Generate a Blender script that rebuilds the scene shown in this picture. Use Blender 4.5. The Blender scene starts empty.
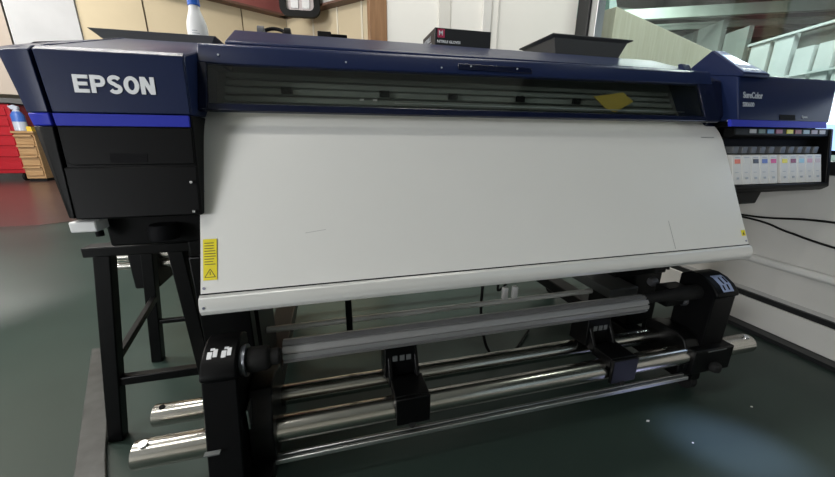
import bpy, bmesh, math, random
from mathutils import Vector, Matrix
random.seed(4)
S = bpy.context.scene
COL = S.collection
PI = math.pi

# ------------------------------------------------------------------ camera
cam_d = bpy.data.cameras.new('camera')
cam = bpy.data.objects.new('camera', cam_d)
COL.objects.link(cam)
cam_d.sensor_fit = 'HORIZONTAL'
cam_d.sensor_width = 36.0
cam_d.lens = 340.0 * 36.0 / 835.0
cam_d.clip_start = 0.02
_rx = (0.9694883396, -0.0637042607, 0.2367152858)      # world X, Y, Z seen in the camera (right, down, forward)
_ry = (-0.2450575437, -0.2765109321, 0.9292408217)
_rz = (0.0062577647, -0.9588970078, -0.2836853341)
cam.matrix_world = Matrix(((_rx[0], -_rx[1], -_rx[2], 0.0),
                           (_ry[0], -_ry[1], -_ry[2], 0.0),
                           (_rz[0], -_rz[1], -_rz[2], 0.92),
                           (0, 0, 0, 1)))
S.camera = cam

# ------------------------------------------------------------------ world, lights, exposure
S.view_settings.view_transform = 'Standard'
S.view_settings.look = 'None'
S.view_settings.exposure = 0.12
S.view_settings.gamma = 1.0
S.view_settings.use_curve_mapping = False
W = bpy.data.worlds.new('world')
S.world = W
W.use_nodes = True
W.node_tree.nodes['Background'].inputs[0].default_value = (0.80, 0.90, 1.0, 1)
W.node_tree.nodes['Background'].inputs[1].default_value = 0.5


def area(name, loc, size, power, col=(1, 1, 1), rot=(0, 0, 0)):
    d = bpy.data.lights.new(name, 'AREA')
    d.shape = 'RECTANGLE'
    d.size, d.size_y = size
    d.energy = power
    d.color = col
    o = bpy.data.objects.new(name, d)
    COL.objects.link(o)
    o.location = loc
    o.rotation_euler = rot
    return o


# fluorescent ceiling fixtures of the room (housings are built further down)
LAMPS = [(-1.7, 2.6), (-3.1, 1.9), (-1.5, 0.30), (0.9, 1.9), (-5.6, 6.6), (-5.2, 3.0)]
POWER = [50, 115, 20, 28, 100, 150]
CEIL = 3.30
for (lx, ly), pw in zip(LAMPS, POWER):
    area('fluorescent_tube_light', (lx, ly, CEIL - 0.09), (1.25, 0.22), pw, (1.0, 0.97, 0.91))
# added fill light from behind the camera, brightens the front plate
area('front_fill_light', (-6.2, -3.90, 1.75), (3.4, 1.5), 400, (0.97, 0.98, 1.0), (math.radians(90), 0, 0))
# added area lights under the closed roof, brighten the hall seen through the window
area('hall_fill_light', (8.4, 8.2, 4.9), (1.2, 3.0), 300, (0.95, 1.0, 0.95))
area('hall_fill_light', (7.9, 3.9, 4.9), (1.2, 2.0), 300, (0.95, 1.0, 0.97))

_cl = area('crate_fill_light', (2.75, 0.9, 4.6), (1.0, 0.5), 60, (1.0, 0.98, 0.88))  # added fill light for the front of the crate, out of view
_cl.rotation_euler = (Vector((3.3, 3.1, 1.6)) - Vector((2.75, 0.9, 4.6))).to_track_quat('-Z', 'Y').to_euler()
# added unseen spot: throws the bluish patch through the window onto the floor
_sd = bpy.data.lights.new('floor_patch_spot', 'SPOT')
_sd.energy = 5000
_sd.color = (0.62, 0.58, 1.0)
_sd.spot_size = math.radians(3.0)
_sd.spot_blend = 0.9
_sd.shadow_soft_size = 0.05
_so = bpy.data.objects.new('floor_patch_spot', _sd)
COL.objects.link(_so)
_so.location = (4.6, -2.1, 4.2)
_so.rotation_euler = (Vector((1.17, .56, 0)) - Vector(_so.location)).to_track_quat('-Z', 'Y').to_euler()


# ------------------------------------------------------------------ materials
def mat(name, col, rough=0.5, metal=0.0, noise=0.0, nscale=20.0, spec=0.5, emit=None, estr=0.0, bump=0.0, coat=0.0):
    m = bpy.data.materials.new(name)
    m.use_nodes = True
    nt = m.node_tree
    b = nt.nodes['Principled BSDF']
    b.inputs['Base Color'].default_value = (*col, 1)
    b.inputs['Roughness'].default_value = rough
    b.inputs['Metallic'].default_value = metal
    b.inputs['Specular IOR Level'].default_value = spec
    b.inputs['Coat Weight'].default_value = coat
    if emit:
        b.inputs['Emission Color'].default_value = (*emit, 1)
        b.inputs['Emission Strength'].default_value = estr
    if noise or bump:
        tc = nt.nodes.new('ShaderNodeTexCoord')
        nz = nt.nodes.new('ShaderNodeTexNoise')
        nz.inputs['Scale'].default_value = nscale
        nz.inputs['Detail'].default_value = 4
        nt.links.new(tc.outputs['Object'], nz.inputs['Vector'])
        if noise:
            rp = nt.nodes.new('ShaderNodeValToRGB')
            rp.color_ramp.elements[0].position = 0.3
            rp.color_ramp.elements[1].position = 0.7
            rp.color_ramp.elements[0].color = (*[c * (1 - noise) for c in col], 1)
            rp.color_ramp.elements[1].color = (*[min(1, c * (1 + noise)) for c in col], 1)
            nt.links.new(nz.outputs['Fac'], rp.inputs['Fac'])
            nt.links.new(rp.outputs['Color'], b.inputs['Base Color'])
        if bump:
            bp = nt.nodes.new('ShaderNodeBump')
            bp.inputs['Strength'].default_value = bump
            bp.inputs['Distance'].default_value = 0.01
            nt.links.new(nz.outputs['Fac'], bp.inputs['Height'])
            nt.links.new(bp.outputs['Normal'], b.inputs['Normal'])
    return m


def brushed(name, col, rough, axis=0):
    """metal or wood with streaks running along one axis"""
    m = mat(name, col, rough, 1.0)
    nt = m.node_tree
    b = nt.nodes['Principled BSDF']
    tc = nt.nodes.new('ShaderNodeTexCoord')
    mp = nt.nodes.new('ShaderNodeMapping')
    sc = [90, 90, 90]
    sc[axis] = 1.5
    mp.inputs['Scale'].default_value = sc
    nz = nt.nodes.new('ShaderNodeTexNoise')
    nz.inputs['Scale'].default_value = 3
    mr = nt.nodes.new('ShaderNodeMapRange')
    mr.inputs['To Min'].default_value = rough * 0.8
    mr.inputs['To Max'].default_value = rough * 1.25
    nt.links.new(tc.outputs['Object'], mp.inputs['Vector'])
    nt.links.new(mp.outputs['Vector'], nz.inputs['Vector'])
    nt.links.new(nz.outputs['Fac'], mr.inputs['Value'])
    nt.links.new(mr.outputs['Result'], b.inputs['Roughness'])
    return m


def wood(name, c1, c2, axis=2, rough=0.5):
    m = mat(name, c1, rough)
    nt = m.node_tree
    b = nt.nodes['Principled BSDF']
    tc = nt.nodes.new('ShaderNodeTexCoord')
    mp = nt.nodes.new('ShaderNodeMapping')
    sc = [14, 14, 14]
    sc[axis] = 1.2
    mp.inputs['Scale'].default_value = sc
    nz = nt.nodes.new('ShaderNodeTexNoise')
    nz.inputs['Scale'].default_value = 2.5
    nz.inputs['Detail'].default_value = 6
    rp = nt.nodes.new('ShaderNodeValToRGB')
    rp.color_ramp.elements[0].position = 0.3
    rp.color_ramp.elements[1].position = 0.72
    rp.color_ramp.elements[0].color = (*c1, 1)
    rp.color_ramp.elements[1].color = (*c2, 1)
    nt.links.new(tc.outputs['Object'], mp.inputs['Vector'])
    nt.links.new(mp.outputs['Vector'], nz.inputs['Vector'])
    nt.links.new(nz.outputs['Fac'], rp.inputs['Fac'])
    nt.links.new(rp.outputs['Color'], b.inputs['Base Color'])
    return m


def glass(name, tint, refl=1.0):
    m = bpy.data.materials.new(name)
    m.use_nodes = True
    nt = m.node_tree
    nt.nodes.remove(nt.nodes['Principled BSDF'])
    out = nt.nodes['Material Output']
    tr = nt.nodes.new('ShaderNodeBsdfTransparent')
    tr.inputs[0].default_value = (*tint, 1)
    gl = nt.nodes.new('ShaderNodeBsdfGlossy')
    gl.inputs['Color'].default_value = (refl, refl, refl, 1)
    gl.inputs['Roughness'].default_value = 0.03
    fr = nt.nodes.new('ShaderNodeFresnel')
    ge = nt.nodes.new('ShaderNodeNewGeometry')          # both faces of the pane reflect like air to glass
    io = nt.nodes.new('ShaderNodeMapRange')
    io.inputs['To Min'].default_value = 1.45
    io.inputs['To Max'].default_value = 1 / 1.45
    nt.links.new(ge.outputs['Backfacing'], io.inputs['Value'])
    nt.links.new(io.outputs['Result'], fr.inputs['IOR'])
    mx = nt.nodes.new('ShaderNodeMixShader')
    nt.links.new(fr.outputs[0], mx.inputs[0])
    nt.links.new(tr.outputs[0], mx.inputs[1])
    nt.links.new(gl.outputs[0], mx.inputs[2])
    nt.links.new(mx.outputs[0], out.inputs['Surface'])
    return m


M = {}
M['navy'] = mat('navy_plastic', (0.0075, 0.0145, 0.052), 0.36, noise=0.04, nscale=300, bump=0.02, spec=0.18)
M['navy_gloss'] = mat('navy_gloss_plastic', (0.0045, 0.007, 0.024), 0.16, spec=0.35)
M['black'] = mat('black_textured_plastic', (0.0028, 0.0029, 0.0033), 0.42, bump=0.03, nscale=400, spec=0.10)
M['blackmetal'] = mat('black_painted_steel', (0.0020, 0.0021, 0.0023), 0.36, bump=0.02, nscale=200, spec=0.16)
M['dark'] = mat('dark_groove', (0.003, 0.003, 0.004), 0.7, spec=0.1)
M['blue'] = mat('blue_stripe', (0.020, 0.030, 0.36), 0.5, spec=0.15)
M['white_print'] = mat('white_print', (0.72, 0.73, 0.75), 0.4)
M['grey_print'] = mat('grey_print', (0.35, 0.38, 0.42), 0.4)
M['plate'] = mat('light_grey_plate', (0.74, 0.735, 0.71), 0.48, 0.1, noise=0.012, nscale=3, spec=0.35)
M['lip'] = mat('light_grey_lip', (0.68, 0.68, 0.66), 0.30, 0.25)
M['alu'] = brushed('aluminium', (0.62, 0.63, 0.64), 0.30)
M['steel'] = brushed('polished_steel', (0.50, 0.485, 0.45), 0.20)
M['greymetal'] = mat('grey_rail', (0.13, 0.14, 0.14), 0.45, 0.3)
M['rail'] = mat('inner_grey_rail', (0.24, 0.27, 0.25), 0.35, 0.2)
M['core'] = mat('matte_grey_aluminium', (0.33, 0.33, 0.335), 0.42, 0.6)
M['yellow'] = mat('yellow_label', (0.78, 0.66, 0.01), 0.5)
M['ink'] = mat('label_ink', (0.10, 0.085, 0.02), 0.6)
M['screwmetal'] = mat('screw_metal', (0.75, 0.76, 0.78), 0.25, 0.9)
M['white'] = mat('white_plastic', (0.74, 0.74, 0.74), 0.4)
M['offwhite'] = mat('off_white_plastic', (0.62, 0.61, 0.58), 0.4)
M['tint'] = glass('tinted_cover_window', (0.80, 0.81, 0.79))
M['glass'] = glass('window_glass', (0.92, 0.97, 0.96))
M['rubber'] = mat('black_rubber', (0.006, 0.006, 0.006), 0.7, spec=0.25)


# ------------------------------------------------------------------ geometry helpers
class MB:
    def __init__(self):
        self.bm = bmesh.new()

    def box(self, x0, x1, y0, y1, z0, z1):
        vs = [self.bm.verts.new(p) for p in
              ((x0, y0, z0), (x1, y0, z0), (x1, y1, z0), (x0, y1, z0),
               (x0, y0, z1), (x1, y0, z1), (x1, y1, z1), (x0, y1, z1))]
        for f in ((3, 2, 1, 0), (4, 5, 6, 7), (0, 1, 5, 4), (1, 2, 6, 5), (2, 3, 7, 6), (3, 0, 4, 7)):
            self.bm.faces.new([vs[i] for i in f])
        return self

    def loft(self, rings, cap=True, closed=True):
        """rings: lists of equally many 3-D points"""
        rv = [[self.bm.verts.new(p) for p in r] for r in rings]
        n = len(rv[0])
        for a, b in zip(rv, rv[1:]):
            for i in range(n if closed else n - 1):
                j = (i + 1) % n
                self.bm.faces.new((a[i], a[j], b[j], b[i]))
        if cap and closed:
            self.bm.faces.new(rv[0][::-1])
            self.bm.faces.new(rv[-1])
        return self

    def prism(self, prof, x0, x1):
        """(y, z) outline extruded along X"""
        return self.loft([[(x0, y, z) for y, z in prof], [(x1, y, z) for y, z in prof]])

    def prism_z(self, prof, z0, z1):
        return self.loft([[(x, y, z0) for x, y in prof], [(x, y, z1) for x, y in prof]])

    def prism_y(self, prof, y0, y1):
        return self.loft([[(x, y0, z) for x, z in prof], [(x, y1, z) for x, z in prof]])

    def bar(self, p, q, w, h, up=(0, 0, 1)):
        """rectangular bar from p to q"""
        p, q = Vector(p), Vector(q)
        d = (q - p).normalized()
        s = d.cross(Vector(up))
        if s.length < 1e-4:
            s = Vector((1, 0, 0))
        s.normalize()
        u = s.cross(d).normalized()
        s *= w / 2
        u *= h / 2
        return self.loft([[c - s - u, c + s - u, c + s + u, c - s + u] for c in (p, q)])

    def cyl(self, p, q, r, r2=None, n=24):
        p, q = Vector(p), Vector(q)
        r2 = r if r2 is None else r2
        d = (q - p).normalized()
        a = d.orthogonal().normalized()
        b = d.cross(a)
        return self.loft([[c + (a * math.cos(t) + b * math.sin(t)) * rr for t in
                           [2 * PI * i / n for i in range(n)]] for c, rr in ((p, r), (q, r2))])

    def lathe(self, prof, base=(0, 0, 0), axis='Z', n=24):
        """(radius, height) outline spun about an axis"""
        bx, by, bz = base
        rings = []
        for r, h in prof:
            r = max(r, 0.0003)
            ring = []
            for i in range(n):
                c, s = math.cos(2 * PI * i / n) * r, math.sin(2 * PI * i / n) * r
                ring.append((bx + c, by + s, bz + h) if axis == 'Z' else (bx + h, by + c, bz + s))
            rings.append(ring)
        return self.loft(rings)

    def tube(self, pts, r, n=10):
        pts = [Vector(p) for p in pts]
        # Catmull-Rom smoothing
        out = []
        for i in range(len(pts) - 1):
            p0 = pts[max(i - 1, 0)]
            p1, p2 = pts[i], pts[i + 1]
            p3 = pts[min(i + 2, len(pts) - 1)]
            for k in range(8):
                t = k / 8
                out.append(0.5 * ((2 * p1) + (-p0 + p2) * t + (2 * p0 - 5 * p1 + 4 * p2 - p3) * t * t + (-p0 + 3 * p1 - 3 * p2 + p3) * t ** 3))
        out.append(pts[-1])
        rings = []
        a = None
        for i, p in enumerate(out):
            d = (out[min(i + 1, len(out) - 1)] - out[max(i - 1, 0)]).normalized()
            if a is None:
                a = d.orthogonal().normalized()
            else:
                a = (a - d * a.dot(d)).normalized()
            b = d.cross(a)
            rings.append([p + (a * math.cos(2 * PI * j / n) + b * math.sin(2 * PI * j / n)) * r for j in range(n)])
        return self.loft(rings)

    def build(self, name, m, parent=None, bevel=0.0, seg=2, smooth=True):
        bmesh.ops.recalc_face_normals(self.bm, faces=self.bm.faces[:])
        me = bpy.data.meshes.new(name)
        self.bm.to_mesh(me)
        self.bm.free()
        o = bpy.data.objects.new(name, me)
        COL.objects.link(o)
        me.materials.append(M[m] if isinstance(m, str) else m)
        if smooth:
            me.polygons.foreach_set('use_smooth', [True] * len(me.polygons))
            me.set_sharp_from_angle(angle=math.radians(35))
        if bevel:
            b = o.modifiers.new('bevel', 'BEVEL')
            b.width = bevel
            b.segments = seg
            b.limit_method = 'ANGLE'
            b.angle_limit = math.radians(30)
            b.harden_normals = False
        if parent is not None:
            o.parent = parent
            o.matrix_parent_inverse = PINV.get(parent.name, Matrix())
        return o


PINV = {}


def thing(name, label, cat, loc=(0, 0, 0), group=None):
    o = bpy.data.objects.new(name, None)
    COL.objects.link(o)
    o.location = loc
    o.empty_display_size = 0.1
    PINV[o.name] = Matrix.Translation(loc).inverted()       # parts are written in world coordinates
    o['label'] = label
    o['category'] = cat
    if group:
        o['group'] = group
    return o


def tag(o, label, cat, group=None):
    o['label'] = label
    o['category'] = cat
    if group:
        o['group'] = group
    return o


def struct(o):
    o['kind'] = 'structure'
    return o


def note(o, label):
    o['label'] = label
    return o


def text_mesh(name, body, size, m, parent, loc, rot, extrude=0.001, bold=0.0, sx=1.0, shear=0.0):
    c = bpy.data.curves.new(name, 'FONT')
    c.body = body
    c.size = size
    c.extrude = extrude
    c.offset = bold
    c.shear = shear
    c.resolution_u = 4
    t = bpy.data.objects.new(name + '_curve', c)
    COL.objects.link(t)
    dg = bpy.context.evaluated_depsgraph_get()
    me = bpy.data.meshes.new_from_object(t.evaluated_get(dg))
    bpy.data.objects.remove(t)
    me.transform(Matrix.Translation(loc) @ rot.to_4x4() @ Matrix.Diagonal((sx, 1, 1, 1)))
    me.materials.clear()
    me.materials.append(M[m])
    o = bpy.data.objects.new(name, me)
    COL.objects.link(o)
    if parent is not None:
        o.parent = parent
        o.matrix_parent_inverse = PINV.get(parent.name, Matrix())
    return o


def face_rot(xdir, up):
    """rotation whose local X runs along xdir and local Y along up"""
    x = Vector(xdir).normalized()
    y = Vector(up)
    y = (y - x * y.dot(x)).normalized()
    z = x.cross(y)
    return Matrix((x, y, z)).transposed()


# ================================================================== THE SETTING
GREEN = mat('green_epoxy', (0.026, 0.042, 0.036), 0.32, spec=0.3, noise=0.10, nscale=2.2, bump=0.012)
BROWN = mat('red_brown_floor', (0.085, 0.047, 0.042), 0.30, noise=0.10, nscale=3)  # tone of the floor area at the far left
fl = struct(MB().box(-9.5, 2.10, -4.0, 11.0, -0.1, 0.0).build('floor', GREEN))
struct(MB().prism_z([(-9.4, 4.25), (-3.05, 4.40), (-2.75, 4.60), (-4.6, 7.4), (-5.0, 10.9), (-9.4, 10.9)], 0.0, 0.003).build('floor_zone', BROWN))
WHITEWALL = mat('white_painted_wall', (0.76, 0.745, 0.70), 0.6, noise=0.03, nscale=2)
PANEL = mat('grey_wall_panel', (0.46, 0.46, 0.47), 0.45, noise=0.05, nscale=5)
BEIGE = mat('beige_panel', (0.54, 0.45, 0.305), 0.55, noise=0.04, nscale=3)
CONCRETE = mat('grey_wall', (0.34, 0.34, 0.33), 0.7, noise=0.08, nscale=2)
CEILM = mat('ceiling_white', (0.62, 0.62, 0.60), 0.8)
struct(MB().box(-9.5, 2.16, -4.0, 11.0, CEIL, CEIL + 0.1).build('ceiling', CEILM))
struct(MB().box(-9.5, 2.16, -4.1, -4.0, 0, CEIL).build('wall_front', WHITEWALL))
struct(MB().box(-9.6, -9.5, -4.1, 11.1, 0, CEIL).build('wall_far_left', CONCRETE))
struct(MB().box(-9.5, 0.5, 11.0, 11.1, 0, CEIL).build('wall_far_back', CONCRETE))

# added glowing pane and frame behind the camera, to go with the fill light
struct(MB().box(-8.0, -4.4, -4.0, -3.985, .95, 2.55).build('added_window', mat('glowing_pane', (0.8, 0.85, 0.9), 0.3, emit=(0.9, 0.95, 1.0), estr=1.5)))
struct(MB().box(-8.05, -4.35, -4.0, -3.95, 2.55, 2.62).build('added_window_frame_1', M['white']))
struct(MB().box(-8.05, -4.35, -4.0, -3.92, .88, .95).build('added_window_frame_2', M['white']))
# white wall behind the printer, ending in a wooden post
wb = MB().box(0.472, 2.06, 2.80, 2.92, 0, CEIL)
struct(wb.build('wall_back', WHITEWALL))
GROOVE = mat('wall_joint', (0.55, 0.54, 0.51), 0.7)
POST = wood('brown_wood', (0.17, 0.085, 0.035), (0.28, 0.15, 0.07), 2)
struct(MB().box(0.345, 0.472, 2.79, 2.93, 0, CEIL).build('trim_1', POST, bevel=0.004))
struct(MB().box(0.86, 0.955, 2.785, 2.80, 0, CEIL).build('trim_2', mat('warm_grey_trim', (0.60, 0.585, 0.54), 0.6), bevel=0.003))
struct(MB().box(1.215, 1.285, 2.775, 2.80, 0, CEIL).build('trim_3', mat('grey_trim', (0.62, 0.61, 0.58), 0.6), bevel=0.003))
struct(MB().box(1.35, 1.358, 2.79, 2.801, 0, CEIL).build('trim_4', GROOVE))

# left wall of beige panels, running from the far corner towards the left
CX, CY = -0.39, 4.87
LD = Vector((-0.868, -0.497, 0)).normalized()
LN = Vector((0.497, -0.868, 0)).normalized()          # faces the camera


def on_left(s, out, z):
    p = Vector((CX, CY, 0)) + LD * s + LN * out
    return (p.x, p.y, z)


def slab(s0, s1, o0, o1, z0, z1, B=None):
    B = B or MB()
    B.loft([[on_left(s0, o0, z), on_left(s1, o0, z), on_left(s1, o1, z), on_left(s0, o1, z)] for z in (z0, z1)])
    return B


struct(slab(0.0, 1.60, -0.12, -0.02, 0, CEIL).build('wall_left', mat('joint_dark', (0.14, 0.11, 0.08), 0.8)))
for k, (s0, s1) in enumerate(((0.004, 0.50), (0.515, 1.38), (1.395, 1.86))):
    struct(slab(s0, s1, -0.02, 0.0, 1.10, CEIL).build('wall_panel', BEIGE))
struct(slab(1.868, 2.285, -0.06, 0.015, 1.22, CEIL).build('wall_panel', PANEL, bevel=0.004))
struct(slab(1.855, 1.90, 0.0, 0.03, 1.50, 1.60).build('trim_5', M['offwhite']))
struct(slab(2.30, 4.4, -0.5, -0.05, 1.24, CEIL).build('wall_panel', mat('pale_tan_panel', (0.38, 0.32, 0.27), 0.6)))
# beige partition from the corner to the post
P0, P1 = Vector((CX, CY, 0)), Vector((0.62, 3.86, 0))
PD = (P1 - P0).normalized()
PN = Vector((-PD.y, PD.x, 0))


def on_part(s, out, z):
    p = P0 + PD * s - PN * out
    return (p.x, p.y, z)


B = MB()
struct(MB().loft([[on_part(a, o, z) for a, o in ((0, 0), (1.35, 0), (1.35, -0.1), (0, -0.1))] for z in (0, CEIL)]).build('wall_partition', BEIGE))
for s in (0.43, 0.80, 1.14):
    struct(MB().loft([[on_part(a, o, z) for a, o in ((s, 0.006), (s + 0.02, 0.006), (s + 0.02, -0.01), (s, -0.01))] for z in (0, CEIL)]).build('trim_6', mat('pale_joint', (0.66, 0.61, 0.50), 0.6)))
# dropped soffits meeting in the corner: red brown on the left, light grey on the right
RED = mat('red_brown_soffit', (0.28, 0.085, 0.078), 0.35, noise=0.2, nscale=2)
SOF = mat('grey_soffit', (0.46, 0.45, 0.43), 0.4, noise=0.05, nscale=4)
EDGE = mat('brown_edge', (0.13, 0.065, 0.045), 0.5)
struct(slab(0.02, 1.6, 0.0, 0.10, 2.283, CEIL).build('soffit_left', RED))
struct(slab(0.02, 1.6, 0.0, 0.115, 2.262, 2.283).build('trim_7', EDGE))
struct(MB().loft([[on_part(a, o, z) for a, o in ((0.02, 0.0), (1.3, 0), (1.3, 0.10), (0.02, 0.10))] for z in (2.283, CEIL)]).build('soffit_right', SOF))
struct(MB().loft([[on_part(a, o, z) for a, o in ((0.02, 0.0), (1.3, 0), (1.3, 0.115), (0.02, 0.115))] for z in (2.262, 2.283)]).build('trim_8', EDGE))

# right wall below the window
RWALL = mat('pale_grey_cladding', (0.58, 0.575, 0.55), 0.45, noise=0.05, nscale=3)
BLACKT = mat('black_trim', (0.012, 0.013, 0.014), 0.4)
struct(MB().prism_y([(2.06, 0.0), (2.16, 0.0), (2.16, 0.78), (2.06, 0.78), (2.06, 0.56), (2.045, 0.53), (2.055, 0.20)], -4.0, 2.92).build('wall_right', RWALL))
struct(MB().box(2.035, 2.06, -4.0, 2.80, 0.150, 0.175).build('trim_9', BLACKT))
struct(MB().box(2.050, 2.06, -4.0, 2.80, 0.175, 0.192).build('trim_10', mat('grey_rail_trim', (0.42, 0.42, 0.41), 0.4)))
struct(MB().box(2.025, 2.06, -4.0, 2.80, 0.02, 0.150).build('baseboard_right', RWALL, bevel=0.004))
struct(MB().box(1.97, 2.06, -4.0, 2.80, 0.0, 0.02).build('trim_11', BLACKT))
struct(MB().cyl((2.03, -4.0, 0.352), (2.03, 2.80, 0.352), 0.019).build('trim_12', mat('pale_conduit', (0.66, 0.66, 0.64), 0.35)))
# window: black frame, glass
struct(MB().box(2.03, 2.16, -4.0, 2.80, 0.78, 0.835).build('window_sill', BLACKT, bevel=0.004))
struct(MB().box(2.06, 2.16, 2.66, 2.80, 0.835, CEIL).build('window_frame_1', BLACKT, bevel=0.004))
struct(MB().box(2.075, 2.145, 2.58, 2.655, 0.835, CEIL).build('window_frame_2', M['alu'], bevel=0.004))
struct(MB().box(2.06, 2.16, -4.0, 2.80, 3.18, CEIL).build('window_frame_3', BLACKT))
struct(MB().box(2.07, 2.15, -1.3, -1.22, 0.835, 3.18).build('window_frame_4', BLACKT))
struct(MB().box(2.095, 2.103, -4.0, 2.66, 0.80, 3.2).build('window_1', M['glass']))

# workshop hall outside the window, its axis turned a little
U = Vector((0.28, 0.96, 0))
V = Vector((0.96, -0.28, 0))
HO = Vector((10.3, 6.6, 0))


def hall(u, v, z):
    p = HO + U * u + V * v
    return (p.x, p.y, z)


def hbox(u0, u1, v0, v1, z0, z1, B=None):
    B = B or MB()
    B.loft([[hall(u0, v0, z), hall(u1, v0, z), hall(u1, v1, z), hall(u0, v1, z)] for z in (z0, z1)])
    return B


HGREEN = mat('hall_grey_green', (0.07, 0.085, 0.07), 0.7, noise=0.12, nscale=1.2)
HDARK = mat('hall_dark', (0.05, 0.062, 0.052), 0.8, noise=0.1, nscale=2)
HLIGHT = mat('hall_pale_panel', (0.40, 0.46, 0.45), 0.6, noise=0.08, nscale=2)
HMID = mat('hall_grey_panel', (0.17, 0.20, 0.18), 0.6, noise=0.08, nscale=2)
HBEAM = mat('hall_beam', (0.20, 0.24, 0.21), 0.6, noise=0.08, nscale=3)
struct(MB().box(2.2, 24, -12, 24, -0.1, 0.0).build('ground_hall', mat('hall_floor', (0.25, 0.28, 0.27), 0.5)))
struct(hbox(-11, 16, 0.12, 0.3, 0, 3.18).build('wall_hall_side', HDARK))
struct(hbox(-13, 16, 7.0, 7.2, 0, 7).build('wall_hall_far', HDARK))
struct(hbox(12.0, 12.2, -11, 7.0, 0, 7).build('wall_hall_end', HGREEN))
struct(MB().loft([[hall(-13, -11, 5.6 + d), hall(16, -11, 5.6 + d), hall(16, 7.2, 5.0 + d), hall(-13, 7.2, 5.0 + d)] for d in (0, .1)]).build('roof_hall', HDARK))


def struct_beam(name, p, q, w, h, m=HBEAM):
    return struct(MB().bar(p, q, w, h).build(name, m))


BD = Vector((0.90, -0.43, 0))
for (x, y, z, w, h) in ((10.0, 8.4, 4.25, .16, .26), (11.1, 9.24, 4.2, .10, .12), (10.4, 8.75, 4.1, .05, .05), (8.6, 7.2, 4.55, .10, .14), (12.2, 11.2, 4.5, .16, .24)):
    c = Vector((x, y, z))
    struct_beam('roof_beam', c - BD * 6.5, c + BD * 9, w, h)
for k, u in enumerate((-3.2, -1.2, .8, 2.8, 4.8)):
    a, b = Vector(hall(u, -6.5, 5.0)), Vector(hall(u + 1.2, 4.5, 4.5))
    struct_beam('roof_strut', a, b, .10, .14)
# pale cladding panels of the far hall wall, in two heights, and the rail above them
for u0, u1, ht, m in ((.14, .64, 3.2, HLIGHT), (-.42, .02, 3.2, HLIGHT), (-.92, -.54, 2.85, HLIGHT), (-1.34, -1.02, 2.85, HLIGHT), (-1.80, -1.44, 2.85, HLIGHT),
                      (-2.3, -1.9, 2.85, HLIGHT), (.86, 1.60, 3.7, HMID), (1.78, 2.7, 4.1, HMID), (2.9, 3.9, 4.1, HMID)):
    struct(hbox(u0, u1, 0.0, .12, 0, ht).build('wall_hall_panel', m))
struct(hbox(-3.0, .70, -.06, 0.0, 3.18, 3.23).build('hall_rail', HLIGHT))
struct(hbox(-3.0, 3.0, -.06, 0.0, 2.28, 2.32).build('hall_rail', HLIGHT))

# ================================================================== THE PRINTER
PR = thing('large_format_printer', 'wide navy and black large format printer with a light grey sloping front plate', 'printer', (0.6, 1.15, 0))


def part(B, name, m, parent=None, bevel=0.0, seg=2):
    o = B.build(name, m, None, bevel, seg)
    par = parent or PR
    o.parent = par
    o.matrix_parent_inverse = PINV.get(PR.name)
    # sub-parts hang from a part that sits at identity below the root
    if par is not PR:
        o.matrix_parent_inverse = Matrix()
    return o


# ---- left housing
def left_y(z):      # front face depth at a height
    pts = [(0.744, 0.872), (0.94, 0.915), (1.088, 0.930)]
    for (z0, y0), (z1, y1) in zip(pts, pts[1:]):
        if z <= z1:
            return y0 + (y1 - y0) * (z - z0) / (z1 - z0)
    return pts[-1][1]


LX1 = -0.297


def seam_x(z):      # the left end of the front face leans outwards towards the top
    return -0.546 - 0.10 * (z - .86)


low = [(left_y(.744) + .006, .744), (left_y(.965) + .006, .965), (1.60, .965), (1.60, .744)]
up = [(left_y(.966) + .006, .966), (left_y(1.085) + .006, 1.084), (.945, 1.094), (1.30, 1.195), (1.60, 1.195), (1.60, .966)]
for pr_, nm_, m_ in ((low, 'lower_housing', 'black'), (up, 'upper_housing', 'navy')):
    part(MB().loft([[(seam_x(z), y, z) for y, z in pr_], [(LX1, y, z) for y, z in pr_]]), nm_, m_, bevel=0.003)


def cap(prof, name, m):
    rings = []
    for f, inset, yr, zr in ((0.0, 0.0, 1.30, 0.0), (0.45, 0.007, 1.24, .020), (0.8, 0.026, 1.12, .054), (1.0, 0.075, 1.03, .078)):
        ring = []
        for y, z in prof:
            o = 0.030 + 0.16 * max(0, z - .744)
            zz = z - zr if y > 1.2 and z > 1.1 else z
            yy = y + inset if y < 1.2 else (min(y, yr) if y < 1.4 else min(y, yr + .02 if f else 1.6))
            ring.append((seam_x(z if y < 1.2 else .95) - .004 - (o if y < 1.2 else .059) * f, yy, zz))
        rings.append(ring)
    return part(MB().loft(rings), name, m, bevel=0.003)


low2 = [(left_y(.744), .748), (left_y(.939), .939), (1.60, .939), (1.60, .748)]
mid2 = [(left_y(.94), .9395), (left_y(.965), .966), (1.60, .966), (1.60, .9395)]
up2 = [(left_y(.967), .9665), (left_y(1.085), 1.086), (.945, 1.096), (1.30, 1.197), (1.60, 1.197), (1.60, .9665)]
cap(low2, 'lower_end_cap', 'black')
cap(mid2, 'end_cap_stripe', 'blue')
cap(up2, 'upper_end_cap', 'navy')


def front_strip(z0, z1, x0, x1, t=0.006, inset=0.0, corner=0.0):
    pts = [(x1, z0), (x1, z1), (seam_x(z1) + x0, z1), (seam_x(z0 + corner) + x0, z0 + corner)]
    if corner:
        pts += [(seam_x(z0) + x0 + corner * .25, z0 + corner * .3), (seam_x(z0) + x0 + corner, z0)]
    return MB().loft([[(x, left_y(z) - inset, z) for x, z in pts], [(x, left_y(z) + t, z) for x, z in pts]])


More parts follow.
